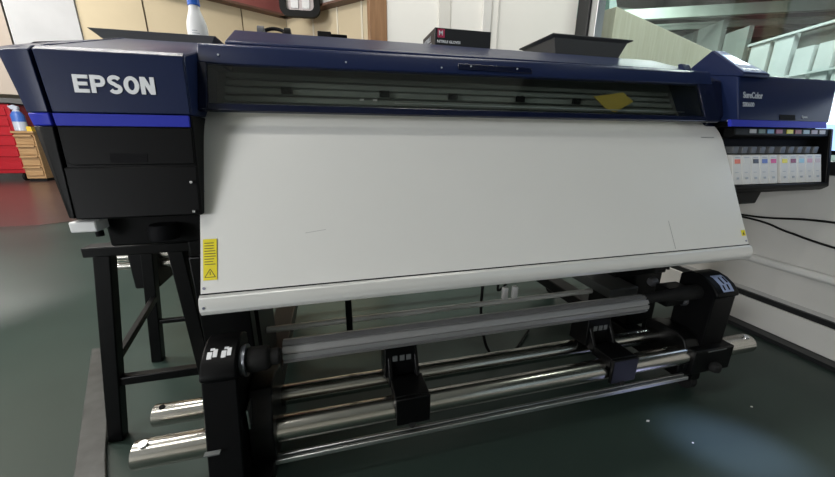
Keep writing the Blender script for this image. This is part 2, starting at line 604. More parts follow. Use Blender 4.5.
part(front_strip(.859, .9385, .003, -.300, corner=.014), 'cover_door', 'black', bevel=0.002)
B = MB()
B.loft([[(seam_x(z) + .003, y, z) for y, z in pp] for pp in ([(left_y(.967), .967), (left_y(1.08), 1.088), (.945, 1.0975), (.95, 1.090), (left_y(1.08) + .006, 1.078), (left_y(.967) + .006, .967)],)]
       + [[(-.298, y, z) for y, z in [(left_y(.967), .967), (left_y(1.08), 1.088), (.945, 1.0975), (.95, 1.090), (left_y(1.08) + .006, 1.078), (left_y(.967) + .006, .967)]]])
part(B, 'cover_door', 'navy', bevel=0.002)
part(front_strip(.940, .965, .003, -.302, inset=0.0015), 'accent_stripe', 'blue', bevel=0.001)
part(front_strip(.746, .855, -.0035, -.297), 'lower_panel', 'black', bevel=0.003)
B = MB()
B.loft([[(x, left_y(z) + d, z) for x, z in ((-.462, .864), (-.392, .864), (-.392, .884), (-.462, .884))] for d in (-.0008, .002)])
part(B, 'grip_recess', 'dark')
e_rot = face_rot((1, 0, 0), (0, left_y(1.08) - left_y(.97), .11))


def heavy_letters(name, word, h, w, gap, loc, rot, m, parent, th=.0008):
    """bold grotesque capitals drawn from strokes, w = width of one letter"""
    B = MB()
    t = .235                                  # stroke over height
    cnt = [0]

    def poly(pts, ox):
        cnt[0] += 1
        B.loft([[Vector(loc) + rot @ Vector((ox + x * w, y * h, d)) for x, y in pts] for d in (-.001, th + cnt[0] * .000006)])

    def ribbon(pts, ox, sx, closed=False):
        n = len(pts)
        L_, R_ = [], []
        for k in range(n):
            a = Vector(pts[(k - 1) % n] if closed or k else pts[0])
            b = Vector(pts[(k + 1) % n] if closed or k < n - 1 else pts[-1])
            d = (b - a).normalized()
            nx, ny = -d.y, d.x
            L_.append((pts[k][0] + nx * sx / 2, pts[k][1] + ny * t / 2 * .92))
            R_.append((pts[k][0] - nx * sx / 2, pts[k][1] - ny * t / 2 * .92))
        rng = range(n) if closed else range(n - 1)
        for k in rng:
            q = (k + 1) % n
            poly([L_[k], L_[q], R_[q], R_[k]], ox)
    sx = t * h / w
    ox = 0
    for ch in word:
        if ch == 'E':
            poly([(0, 0), (sx, 0), (sx, 1), (0, 1)], ox)
            for y0 in (0, .5 - t * .42, 1 - t * .9):
                poly([(sx, y0), (.93 if y0 == .5 - t * .42 else 1, y0), (.93 if y0 == .5 - t * .42 else 1, y0 + t * .86), (sx, y0 + t * .86)], ox)
        elif ch == 'P':
            poly([(0, 0), (sx, 0), (sx, 1), (0, 1)], ox)
            c = [(sx, 1 - t / 2 * .9)] + [(.62 + (.38 - sx / 2) * math.cos(a), .67 + (.33 - t / 2) * math.sin(a)) for a in [PI / 2 - PI * k / 12 for k in range(13)]] + [(sx, .34 + t / 2 * .9)]
            ribbon(c, ox, sx)
        elif ch == 'N':
            poly([(0, 0), (sx, 0), (sx, 1), (0, 1)], ox)
            poly([(1 - sx, 0), (1, 0), (1, 1), (1 - sx, 1)], ox)
            poly([(0, 1), (sx * 1.15, 1), (1, 0), (1 - sx * 1.15, 0)], ox)
        elif ch == 'O':
            ribbon([(.5 + (.53 - sx / 2) * math.cos(a), .5 + (.52 - t / 2) * math.sin(a)) for a in [2 * PI * k / 32 for k in range(32)]], ox, sx, True)
        elif ch == 'S':
            rx_, ry_ = .48 - sx / 2, .265 - t / 4
            up_ = [(.5 + rx_ * math.cos(a), .745 - .01 + ry_ * math.sin(a) * .92) for a in [math.radians(20 + 235 * k / 16) for k in range(17)]]
            lo_ = [(.5 + rx_ * math.cos(a), .255 + .01 + ry_ * math.sin(a) * .92) for a in [math.radians(75 - 235 * k / 16) for k in range(17)]]
            ribbon(up_ + lo_, ox, sx * .95)
        ox += w + gap
    bmesh.ops.recalc_face_normals(B.bm, faces=B.bm.faces[:])
    return part(B, name, m)


heavy_letters('brand_lettering', 'EPSON', .0355, .0268, .0034, (-.5065, left_y(1.007) - 0.001, 1.007), e_rot, 'white_print', PR)
# fixings on the housing's right edge
for z in (.80, .735):
    part(MB().cyl((-.309, left_y(z) - .003, z + .02), (-.309, left_y(z) + .004, z + .02), .003, n=12), 'housing_screw', 'screwmetal')
# underside of the left module
part(MB().box(-.52, -.30, .93, 1.40, .665, .744), 'maintenance_tray', 'black', bevel=0.006)
part(MB().lathe([(.030, -.02), (.032, 0), (.026, .015)], (-.395, .91, .705), n=20), 'drain_cap', 'dark')
part(MB().box(-.562, -.512, .885, .96, .714, .738), 'white_clip', 'white', bevel=0.003)
part(MB().cyl((-.520, .905, .700), (-.520, .905, .712), .008, n=12), 'clip_knob', 'dark')
for (px, pz) in ((-.335, .69), (-.325, .655), (-.33, .63)):
    part(MB().cyl((px, .955, pz), (px + .03, .955, pz - .006), .007, n=12), 'guide_pin', 'screwmetal')
part(MB().box(-.37, -.29, .96, 1.35, .50, .744), 'side_bracket', 'blackmetal', bevel=0.004)

# ---- centre section
part(MB().prism([(1.10, .70), (1.10, .95), (1.22, 1.16), (1.46, 1.19), (1.46, .70)], -.30, 1.40), 'inner_chassis', mat('inner_dark_grey', (0.19, 0.205, 0.195), 0.5))
for (y, z, h, m) in ((1.150, 1.080, .016, 'rail'), (1.135, 1.058, .016, 'rail'), (1.12, 1.036, .018, 'rail'), (1.105, 1.014, .016, 'rail'), (1.085, 1.003, .006, 'alu')):
    part(MB().box(-.27, 1.30, y, y + .02, z, z + h), 'carriage_rail', m, bevel=0.003)
part(MB().box(.20, 1.30, 1.068, 1.075, 1.018, 1.020), 'encoder_strip', 'alu')
for x in (-.12, .16, .38, .62, .84):
    part(MB().box(x, x + .03, 1.10, 1.112, 1.038, 1.056), 'pinch_roller', 'dark', bevel=0.002)
for x in (.10, .14):
    part(MB().box(x, x + .012, 1.10, 1.106, 1.026, 1.031), 'rail_marker', 'white')
hz = MB().prism_y([(.90, 1.062), (1.02, 1.078), (1.07, 1.050), (1.0, 1.012), (.955, 1.025)], 1.078, 1.082)
part(hz, 'warning_label', mat('dull_yellow_label', (0.55, 0.42, 0.06), 0.5))

CF0, CF1 = (.968, .982), (1.042, 1.142)             # front cover plane, (y, z) at bottom and top


def cov(t, d=0.0):
    y = CF0[0] + (CF1[0] - CF0[0]) * t
    z = CF0[1] + (CF1[1] - CF0[1]) * t
    n = Vector((-(CF1[1] - CF0[1]), CF1[0] - CF0[0])).normalized()
    return (y + n.x * d, z + n.y * d)


def covstrip(t0, t1, x0, x1, d0=0.0, d1=-0.012):
    return MB().prism([cov(t0, d0), cov(t1, d0), cov(t1, d1), cov(t0, d1)], x0, x1)


fc = MB()
fc.loft([[(-.298, *cov(.70)), (-.298, *cov(.94)), (-.298, 1.046, 1.141), (-.298, 1.115, 1.157), (-.298, 1.115, 1.142), (-.298, *cov(.70, -.014))],
         [(1.352, *cov(.80)), (1.352, *cov(1.04)), (1.352, 1.052, 1.156), (1.352, 1.115, 1.170), (1.352, 1.115, 1.15), (1.352, *cov(.80, -.014))]])
top_band = part(fc, 'cover_top_band', 'navy', bevel=0.003)
part(covstrip(0, .72, -.298, -.276), 'cover_side_frame', 'navy_gloss', bevel=0.003)
part(covstrip(0, .82, 1.285, 1.352), 'cover_side_frame', 'navy_gloss', bevel=0.003)
part(covstrip(0, .10, -.277, 1.286, .001), 'cover_bottom_lip', 'navy_gloss', bevel=0.002)
part(covstrip(.10, .82, -.276, 1.285, -.003, -.006), 'cover_window', 'tint')
part(MB().prism([cov(.80, .001), cov(.90, .001), cov(.90, .006), cov(.80, .004)], .38, .62), 'cover_handle', 'navy_gloss', bevel=0.002)
for x in (.42, .57):
    part(MB().cyl((x, *cov(.86, .0055)), (x, *cov(.86, .008)), .0025, n=10), 'handle_screw', 'grey_print')
for x in (-.25, .06, .33):
    part(MB().cyl((x, *cov(.82, .001)), (x, *cov(.82, .003)), .0025, n=10), 'cover_screw', 'grey_print')
# rear lid, rising to the back
lid = MB().loft([[(-.252, 1.118, 1.150), (-.252, 1.118, 1.166), (-.262, 1.300, 1.238), (-.262, 1.66, 1.238), (-.262, 1.66, 1.0), (-.262, 1.30, 1.15)],
                 [(1.352, 1.118, 1.150), (1.352, 1.118, 1.172), (1.352, 1.300, 1.240), (1.352, 1.66, 1.240), (1.352, 1.66, 1.0), (1.352, 1.30, 1.15)]])
part(lid, 'rear_lid', 'navy', bevel=0.004)
part(MB().prism([(1.04, 1.124), (1.115, 1.152), (1.40, 1.20), (1.40, 1.10), (1.05, 1.10)], -.300, -.258), 'hinge_shoulder', 'navy', bevel=0.004)
part(MB().prism([(1.10, 1.150), (1.135, 1.196), (1.15, 1.196), (1.135, 1.150)], 1.315, 1.355), 'hinge_tab', 'navy', bevel=0.003)
# column between the cover and the right module
part(MB().prism([(.998, 1.003), (1.035, 1.125), (1.12, 1.165), (1.45, 1.19), (1.45, .72), (1.06, .72), (1.06, .90)], 1.353, 1.402), 'right_column', 'navy_gloss', bevel=0.006)

# ---- sloping front plate (heated paper guide)
prof = [(1.16, 1.000), (1.119, 1.001), (1.085, .998), (1.058, .990), (1.035, .979), (1.017, .966), (.997, .945), (.980, .920), (.962, .885),
        (.911, .780), (.862, .675), (.812, .573)]
B = MB()
back = [(y + .010, z - .004) for y, z in prof]
B.loft([[(x, y, z) for y, z in prof + back[::-1]] for x in (-.306, 1.397)])
plate = part(B, 'paper_guide_plate', 'plate')
lipp = [(.810, .570), (.801, .5665), (.795, .552), (.794, .535), (.800, .524), (.812, .524), (.826, .545), (.826, .575)]
lip = part(MB().prism(lipp, -.309, 1.400), 'plate_bottom_lip', 'lip', bevel=0.002)
part(MB().prism([(.815, .574), (.8105, .5725), (.8105, .567), (.83, .56)], -.308, 1.399), 'lip_gap', 'dark')
sl = (Vector((0, .911, .780)) - Vector((0, .812, .573))).normalized()       # up the plate
nrm = Vector((0, -sl.z, sl.y))


def on_plate(x, s, d=0.0):
    """x along the plate, s metres up the slope from its bottom edge"""
    p = Vector((x, .812, .573)) + sl * s + nrm * d
    return p


def plate_patch(pts, d0, d1, B=None):
    B = B or MB()
    B.loft([[on_plate(x, s, d) for x, s in pts] for d in (d0, d1)])
    return B


sticker = part(plate_patch([(-.300, .030), (-.271, .030), (-.271, .127), (-.300, .127)], .0002, .0012), 'warning_label', 'yellow')
B = MB()
for i in range(9):
    s = .066 + i * .0063
    w = random.choice((.020, .023, .018, .024))
    plate_patch([(-.297, s), (-.297 + w, s), (-.297 + w, s + .0018), (-.297, s + .0018)], .0012, .0015, B)
tri = [(-.2965, .037), (-.2745, .037), (-.2855, .056)]
for a, b in zip(tri, tri[1:] + tri[:1]):
    B.bar(on_plate(*a, .0014), on_plate(*b, .0014), .0014, .0006, nrm)
B.bar(on_plate(-.2855, .042, .0014), on_plate(-.2855, .050, .0014), .0014, .0006, nrm)
part(B, 'label_print', 'ink')
part(plate_patch([(1.375, .030), (1.392, .030), (1.392, .050), (1.375, .050)], .0002, .0012), 'warning_label', 'yellow')
part(plate_patch([(1.378, .034), (1.388, .034), (1.383, .045)], .0012, .0015), 'label_print', 'ink')
for x, s in ((-.299, .245), (-.299, .012), (1.388, .012)):
    q = on_plate(x, s)
    part(MB().cyl(q, q + nrm * .0015, .0032, n=14), 'plate_screw', mat('plate_screw_grey', (0.25, 0.26, 0.34), 0.4, 0.5))
part(MB().cyl((-.299, .793, .545), (-.299, .7965, .545), .003, n=14), 'plate_screw', mat('lip_screw_grey', (0.25, 0.26, 0.34), 0.4, 0.5))
part(plate_patch([(1.075, .006), (1.077, .006), (1.072, .10), (1.0705, .10)], .0001, .0004), 'scratch', mat('scratch_grey', (0.36, 0.36, 0.35), 0.5))
part(plate_patch([(-.07, .128), (-.02, .134), (-.02, .1352), (-.07, .1292)], .0001, .0004), 'scratch', mat('scratch_pale', (0.45, 0.45, 0.44), 0.5))
part(MB().box(1.295, 1.355, .9815, .983, .9275, .9295), 'plate_marking', mat('grey_mark', (0.2, 0.2, 0.2), 0.6)).hide_render = False

# ---- right module
RX0, RX1 = 1.402, 1.86


def right_y(z):
    return .938 + (z - .95) * (.985 - .938) / (1.14 - .95)


rup = [(right_y(.985), .985), (right_y(1.137), 1.132), (.995, 1.143), (1.28, 1.195), (1.46, 1.19), (1.46, .985)]
B = MB()
B.loft([[(RX0, y, z) for y, z in rup], [(RX1 + .35 * (z - .98), y, z) for y, z in rup],
        [(RX1 + .012 + .35 * (z - .98), y + .012, z - (.004 if z > 1 else 0)) for y, z in rup]])
part(B, 'upper_housing', 'navy', bevel=0.005)
rl = [(1.121, .70), (1.121, .965), (right_y(.965) + .004, .965), (right_y(.965) + .004, .9845), (1.46, .9845), (1.46, .7)]
part(MB().prism(rl, RX0, RX1 - .04), 'lower_housing', 'black', bevel=0.004)
part(MB().prism([(right_y(.958) - .002, .965), (right_y(.985) - .002, .988), (right_y(.985) + .01, .988), (right_y(.958) + .01, .965)], RX0 - .04, 1.845), 'accent_stripe', 'blue', bevel=0.001)
s_rot = face_rot((1, 0, 0), (0, .047, .19))
text_mesh('model_lettering', 'SureColor', 0.030, 'grey_print', PR, (1.420, right_y(1.056) - .001, 1.062), s_rot, 0.0006, 0.0007, 0.72)
text_mesh('model_number', 'S80600', 0.022, 'grey_print', PR, (1.418, right_y(1.03) - .001, 1.033), s_rot, 0.0006, 0.0002, 0.85)
part(MB().prism([(right_y(.99) - .0015, .992), (right_y(1.012) - .0015, 1.010), (right_y(1.012) + .002, 1.010), (right_y(.99) + .002, .992)], 1.600, 1.680), 'grip_recess', 'dark')
text_mesh('small_lettering', 'Epson', 0.012, 'grey_print', PR, (1.715, right_y(1.0) - .001, 1.000), s_rot, 0.0006, 0, 1.0)
part(MB().cyl((1.378, .966, .985), (1.378, .962, .985), .004, n=12), 'housing_screw', 'screwmetal')

# control panel wedge
pw0 = [(.972, 1.130), (.968, 1.142), (1.088, 1.236), (1.098, 1.236), (1.165, 1.190), (1.165, 1.165)]


def pan_x(y):       # the panel widens towards the front
    return 1.530 - .085 * (y - .968) / .12


cp = part(MB().loft([[(1.400, y, z) for y, z in pw0], [(pan_x(min(y, 1.1)), y, z) for y, z in pw0]]), 'control_panel', 'navy', bevel=0.004)
pv = (Vector((0, 1.088, 1.236)) - Vector((0, .968, 1.142))).normalized()
pn = Vector((0, -pv.z, pv.y))


def on_panel(x, s, d):
    return Vector((x, .968, 1.142)) + pv * s + pn * d


def panel_patch(x0, x1, s0, s1, d0, d1, B=None):
    B = B or MB()
    f = lambda x, s: 1.40 + (x - 1.40) * (1 - .085 / .13 * s / .152)
    B.loft([[on_panel(f(x, s), s, d) for x, s in ((x0, s0), (x1, s0), (x1, s1), (x0, s1))] for d in (d0, d1)])
    return B


SCR = mat('lit_screen', (0.2, 0.35, 0.6), 0.15, emit=(0.42, 0.66, 1.0), estr=0.75)
part(panel_patch(1.408, 1.524, .006, .148, -.001, .0015), 'panel_face', mat('pale_blue_panel', (0.20, 0.25, 0.40), 0.55, spec=0.2))
part(panel_patch(1.416, 1.504, .055, .118, .0015, .0022), 'screen', SCR)
B = MB()
for sx in range(4):
    panel_patch(1.418 + sx * .023, 1.433 + sx * .023, .018, .028, .0015, .003, B)
part(B, 'button_row', mat('button_pale', (0.55, 0.60, 0.70), 0.4))
part(panel_patch(1.42, 1.46, .100, .108, .0022, .0026), 'screen_text', mat('screen_dark', (0.04, 0.08, 0.2), 0.3))

# ink holder: open tray below the right module
HX0, HX1 = 1.405, 1.893
part(MB().box(HX0, HX1, .990, 1.12, .748, .962), 'ink_bay_back', 'dark')
part(MB().prism([(.950, .936), (.955, .964), (1.06, .964), (1.06, .930), (.965, .926)], HX0, HX1 + .012), 'ink_bay_visor', 'black', bevel=0.003)
part(MB().prism([(.904, .747), (.904, .762), (.99, .762), (1.12, .755), (1.12, .722), (.93, .730)], HX0, HX1 + .004), 'ink_bay_shelf', 'black', bevel=0.003)
part(MB().prism([(.908, .747), (.950, .964), (1.12, .964), (1.12, .722), (.93, .730)], HX1, HX1 + .018), 'ink_bay_side', 'black', bevel=0.004)
part(MB().prism([(.940, .684), (.930, .735), (1.12, .735), (1.12, .684)], 1.405, 1.590), 'ink_bay_bracket', 'black', bevel=0.006)
CH = [(0.30, 0.30, 0.30), (0.05, 0.11, 0.08), (0.06, 0.22, 0.42), (0.22, 0.03, 0.08), (0.68, 0.60, 0.02), (0.20, 0.02, 0.03), (0.25, 0.36, 0.40), (0.36, 0.30, 0.33), (0.38, 0.36, 0.36)]
CHN = ('grey', 'dark green', 'sky blue', 'dark magenta', 'yellow', 'dark red', 'pale blue', 'pale pink', 'pale grey')
for i, c in enumerate(CH):
    x = 1.475 + i * .0440 + (.012 if i > 3 else 0)
    o = part(MB().prism([(.9498, .944), (.9523, .958), (.957, .958), (.9545, .944)], x, x + .032), 'colour_chip', mat('chip', c, 0.4))
    note(o, CHN[i] + ' chip')
DOT = [((0.72, 0.17, 0.10), 'orange'), ((0.62, 0.62, 0.58), 'pale grey'), ((0.02, 0.02, 0.025), 'black'), ((0.07, 0.13, 0.42), 'blue'), ((0.62, 0.04, 0.20), 'magenta'),
       ((0.80, 0.70, 0.03), 'yellow'), ((0.24, 0.03, 0.06), 'dark red'), ((0.32, 0.55, 0.65), 'light blue'), ((0.62, 0.35, 0.40), 'pink'), ((0.55, 0.45, 0.45), 'greyish pink')]
INKX = [1.409 + k * .0452 + (.014 if k > 4 else 0) for k in range(10)]
part(MB().box(HX0 + .02, HX1 - .02, .978, .984, .893, .897), 'connector_bar', 'greymetal')
for x in INKX:
    part(MB().box(x + .010, x + .036, .952, .990, .872, .897), 'ink_connector', mat('connector_grey', (0.09, 0.095, 0.10), 0.4), bevel=0.002)

# ---- stand under the printer
part(MB().box(-.372, -.245, .95, 1.00, .30, .62), 'take_up_mount', 'blackmetal', bevel=0.004)
for x0, x1 in ((-.33, -.25), (1.22, 1.36)):
    part(MB().box(x0, x1, 1.06, 1.30, .13, .72), 'stand_leg', 'blackmetal', bevel=0.005)
for xc in (-.25, 1.235):
    part(MB().box(xc - .045, xc + .045, .79, 1.75, .075, .135), 'stand_foot', 'blackmetal', bevel=0.006)
part(MB().box(-.25, 1.22, 1.50, 1.56, .50, .60), 'stand_crossbar', 'blackmetal', bevel=0.004)
for xc in (-.25, 1.285):
    for y in (.82, 1.68):
        c = part(MB().cyl((xc - .014, y, .034), (xc + .014, y, .034), .034), 'caster', 'rubber', bevel=0.003)
        part(MB().prism([(y - .03, .05), (y - .03, .076), (y + .03, .076), (y + .012, .034), (y - .012, .034)], xc - .02, xc + .02), 'caster_fork', 'blackmetal')
part(MB().box(.022, .045, 1.135, 1.165, .235, .560), 'rod_support', 'blackmetal', bevel=0.002)
part(MB().cyl((-.28, 1.15, .270), (1.09, 1.15, .274), .011), 'rear_rod', 'lip')
part(MB().prism([(1.02, .30), (1.60, .30), (1.60, .34), (1.02, .34)], 1.06, 1.20), 'side_duct', mat('grey_duct', (0.07, 0.075, 0.075), 0.45, 0.3), bevel=0.005)
# rear roll holders seen between the stand's legs
for y, z in ((1.75, .390), (1.75, .346)):
    part(MB().cyl((-.97, y, z), (1.5, y, z), .018), 'rear_roll_tube', 'steel')
for x in (-.895, -.70):
    part(MB().box(x, x + .10, 1.69, 1.85, .25, .43), 'rear_roll_block', 'black', bevel=0.008)

# ---- take-up unit in front
part(MB().cyl((-.508, .80, .168), (1.522, .80, .168), .034, n=40), 'take_up_tube', 'steel', bevel=0.003)
part(MB().cyl((-.512, .915, .180), (1.36, .915, .180), .0295, n=40), 'take_up_tube', 'steel', bevel=0.003)
for (x, y, z) in ((-.482, .80, .2025), (1.492, .80, .2025)):
    part(MB().cyl((x, y - .008, z - .004), (x, y - .010, z + .004), .010, n=16), 'tube_bolt', 'screwmetal')
part(MB().cyl((-.487, .909, .2075), (-.487, .908, .211), .007, n=14), 'tube_hole', 'dark')
rod = MB()
for y0 in (.750, .766):
    rod.prism([(y0, .100), (y0 + .002, .112), (y0 + .010, .112), (y0 + .012, .100)], -.225, 1.19)
part(rod, 'front_rail', 'alu', bevel=0.0015)


def take_up_housing(x0, x1, yf, zl, foot=0.0):
    pr = [(yf + .004 - foot, .112), (yf + .004, zl - .004), (yf - .005, zl), (yf - .003, zl + .012), (yf + .018, zl + .036), (yf + .045, zl + .052), (yf + .075, zl + .060), (yf + .105, zl + .058), (yf + .135, zl + .04), (yf + .135, .112)]
    return MB().prism(pr, x0, x1)


thL = part(take_up_housing(-.317, -.240, .745, .386, .07), 'take_up_housing', 'black', bevel=0.006, seg=3)


def on_top(x, yf, zl, t, d):      # a point on the curved top of a housing
    path = [(yf - .003, zl + .012), (yf + .018, zl + .036), (yf + .045, zl + .052), (yf + .075, zl + .060)]
    k = min(int(t * 3), 2)
    f = t * 3 - k
    y = path[k][0] + (path[k + 1][0] - path[k][0]) * f
    z = path[k][1] + (path[k + 1][1] - path[k][1]) * f
    return (x, y - d * .5, z + d * .85)


def top_patch(B, x0, x1, t0, t1, yf, zl, d0=-.001, d1=.0025):
    B.loft([[on_top(x, yf, zl, t, d) for x, t in ((x0, t0), (x1, t0), (x1, t1), (x0, t1))] for d in (d0, d1)])


icon = MB()
for ix in (-.304, -.274):
    for (a, b, c, d) in ((0, .010, .42, .60), (.012, .021, .46, .66), (.005, .014, .64, .70)):
        top_patch(icon, ix + a, ix + b, c, d, .745, .386)
part(icon, 'printed_icons', 'white_print')
part(MB().box(-.318, -.285, .694, .706, .225, .228), 'housing_edge', 'greymetal')
# arm plate that clamps the left housing to the tubes
part(MB().prism([(.745, .118), (.745, .200), (.780, .285), (.80, .305), (.865, .305), (.90, .285), (.955, .275), (.955, .118)], -.238, -.180), 'clamp_plate', 'blackmetal', bevel=0.004)
part(MB().box(-.325, -.185, .672, .98, .072, .118), 'clamp_base', 'blackmetal', bevel=0.004)
part(MB().box(-.312, -.185, .6700, .6725, .112, .1155), 'clamp_edge', 'greymetal')
part(MB().box(-.232, -.228, .7435, .785, .235, .290), 'clamp_latch', 'alu')
part(MB().lathe([(.020, 0), (.022, .01), (.022, .022), (.016, .030)], (-.250, .668, .078), n=8), 'clamp_knob', 'rubber', bevel=0.003)
part(MB().lathe([(.026, -.01), (.030, .0), (.030, .012), (.026, .018)], (-.335, .735, .062), n=12), 'foot_pad', 'rubber')
part(MB().lathe([(.034, -.240), (.039, -.230), (.039, -.226)], (0, .80, .392), 'X', 28), 'hub_flange', mat('hub_ring', (0.16, 0.17, 0.19), 0.3, 0.6))
part(MB().lathe([(.029, -.226), (.031, -.218), (.030, -.182), (.027, -.176), (.021, -.172), (.021, -.154), (.018, -.150)], (0, .80, .392), 'X', 28), 'core_hub', 'rubber', bevel=0.001)
# right-hand motor unit
thR = part(take_up_housing(1.262, 1.362, .780, .398), 'take_up_housing', 'black', bevel=0.006, seg=3)
lab = MB()
for t0, t1 in ((.06, .333), (.333, .666), (.666, .78)):
    top_patch(lab, 1.292, 1.338, t0, t1, .780, .398)
part(lab, 'panel_label', mat('pale_blue_label', (0.26, 0.32, 0.50), 0.35))
ic = MB()
for a0, a1, t0, t1 in ((1.298, 1.303, .12, .30), (1.308, 1.313, .36, .64), (1.318, 1.323, .12, .32), (1.328, 1.333, .40, .66)):
    top_patch(ic, a0, a1, t0, t1, .780, .398, -.001, .004)
part(ic, 'printed_icons', 'dark')
part(MB().prism([(.775, .118), (.775, .180), (.800, .230), (.83, .245), (.90, .245), (.955, .230), (.955, .118)], 1.195, 1.258), 'clamp_plate', 'blackmetal', bevel=0.004)
part(MB().box(1.205, 1.385, .757, .98, .110, .205), 'clamp_base', 'blackmetal', bevel=0.004)
part(MB().box(1.262, 1.345, .7555, .758, .196, .200), 'clamp_edge', 'greymetal')
part(MB().lathe([(.020, 0), (.022, .01), (.022, .022), (.016, .030)], (1.300, .750, .120), n=8), 'clamp_knob', 'rubber', bevel=0.003)
part(MB().lathe([(.026, 1.262), (.027, 1.20), (.021, 1.14), (.018, 1.075), (.016, 1.021)], (0, .845, .392), 'X', 28), 'core_hub', 'rubber')
part(MB().cyl((1.345, .90, .30), (1.400, .90, .30), .034), 'motor_cap', 'rubber', bevel=0.006)
part(MB().prism([(.855, .150), (.865, .240), (.885, .240), (.880, .150)], 1.215, 1.262), 'lift_arm', mat('arm_grey', (0.07, 0.07, 0.075), 0.4, 0.4), bevel=0.003)
part(MB().box(1.205, 1.228, .832, .840, .396, .406), 'sensor_head', mat('sensor_pale', (0.45, 0.55, 0.75), 0.3))
for (x, y, z) in ((1.14, .93, .405), (1.205, .855, .355), (1.165, .86, .375)):
    part(MB().lathe([(.012, 0), (.017, .008), (.017, .024), (.010, .03)], (x, y, z), 'X', 14), 'sensor_knob', mat('sensor_grey', (0.10, 0.10, 0.11), 0.3, 0.6))
part(MB().box(1.13, 1.225, .842, .90, .345, .415), 'sensor_block', 'blackmetal', bevel=0.006)
part(MB().box(1.05, 1.30, 1.00, 1.055, .40, .68), 'sensor_bracket', 'blackmetal', bevel=0.006)


def core_support(x0):
    t = part(MB().box(x0, x0 + .098, .752, .765, .145, .232), 'core_support', 'blackmetal', bevel=0.003)
    for nm, b in (('support_block', MB().box(x0, x0 + .098, .765, .852, .196, .232)),
                  ('support_back', MB().prism([(.868, .215), (.872, .325), (.952, .325), (.956, .205)], x0 - .012, x0 + .082)),
                  ('support_arm', MB().prism([(.84, .204), (.84, .232), (.89, .320), (.91, .320), (.88, .21)], x0 - .004, x0 + .008)),
                  ('support_arm', MB().prism([(.84, .204), (.84, .232), (.89, .320), (.91, .320), (.88, .21)], x0 + .078, x0 + .090))):
        part(b, nm, 'blackmetal', t, bevel=0.003)
    part(MB().cyl((x0 + .045, .750, .146), (x0 + .045, .790, .122), .010, n=12), 'support_knob', 'rubber', t)
    for dx in (.012, .034, .054):
        part(MB().box(x0 + dx, x0 + dx + .014, .8685, .871, .272, .290), 'support_print', 'greymetal', t)


core_support(.135)
core_support(.850)

# cables of the printer
part(MB().tube([(1.245, 1.10, .60), (1.235, 1.0, .50), (1.20, .96, .42)], .006), 'sensor_cable', 'rubber')
part(MB().tube([(1.285, 1.10, .62), (1.275, 1.0, .52), (1.24, .95, .44)], .006), 'sensor_cable', 'rubber')
part(MB().tube([(.62, 1.30, .55), (.60, 1.22, .40), (.57, 1.16, .22), (.60, 1.12, .06), (.72, 1.15, .012), (.90, 1.30, .012)], .006), 'power_cable', 'rubber')
part(MB().tube([(.70, 1.30, .52), (.74, 1.24, .36), (.66, 1.20, .30), (.69, 1.22, .42), (.74, 1.26, .50)], .005), 'signal_cable', 'rubber')
for x in (.655, .70):
    part(MB().box(x, x + .02, 1.14, 1.16, .283, .335), 'cable_clip', 'white', bevel=0.002)
part(MB().box(.66, .74, 1.20, 1.26, .40, .46), 'cable_plug', 'rubber', bevel=0.004)

# ================================================================== INK CARTRIDGES
for i, (c, nm) in enumerate(DOT):
    x = INKX[i]
    side = 'left' if i < 5 else 'right'
    q = thing('ink_cartridge', '%s-marked white ink cartridge in the %s block of the black ink bay' % (nm, side), 'ink cartridge', (x + .022, .93, .763), 'ink cartridges in the printer')
    body = [(.916, .764), (.943, .868), (.987, .868), (.987, .764)]
    MB().prism(body, x, x + .0435).build('cartridge_body', 'offwhite', q, bevel=0.002)

    def lab(z0, z1, x0, x1, m, name):
        f = lambda z: .916 + (.943 - .916) * (z - .764) / .104
        MB().prism([(f(z0) - .0012, z0), (f(z1) - .0012, z1), (f(z1) + .001, z1), (f(z0) + .001, z0)], x + x0, x + x1).build(name, m, q)
    lab(.838, .853, .010, .036, mat('dot', c, 0.4), 'colour_mark')
    lab(.858, .8605, .012, .034, 'grey_print', 'label_line')
    lab(.806, .808, .012, .026, 'grey_print', 'label_line')
    lab(.783, .790, .016, .028, 'grey_print', 'label_code')

# ================================================================== MEDIA CORE held between the hubs
B = MB()
outl = []
R0 = .0315
for k in range(10):
    a = 2 * PI * k / 10
    for da, rr in ((-.22, R0), (0, R0 * .985), (.20, R0), (.23, R0 - .006), (.38, R0 - .006)):
        outl.append((.845 + rr * math.cos(a + da), .374 + rr * math.sin(a + da)))
B.prism(outl, -.149, 1.020)
tag(B.build('media_core', 'core'), 'long fluted grey aluminium media core held between the black take-up hubs', 'media core')

# ================================================================== STEEL TRESTLE under the left housing
TR = thing('steel_trestle', 'black steel trestle with splayed legs standing below the left end of the printer', 'trestle', (-.60, 1.25, 0))


def tpart(B, n, bevel=0.003):
    return B.build(n, 'blackmetal', TR, bevel)


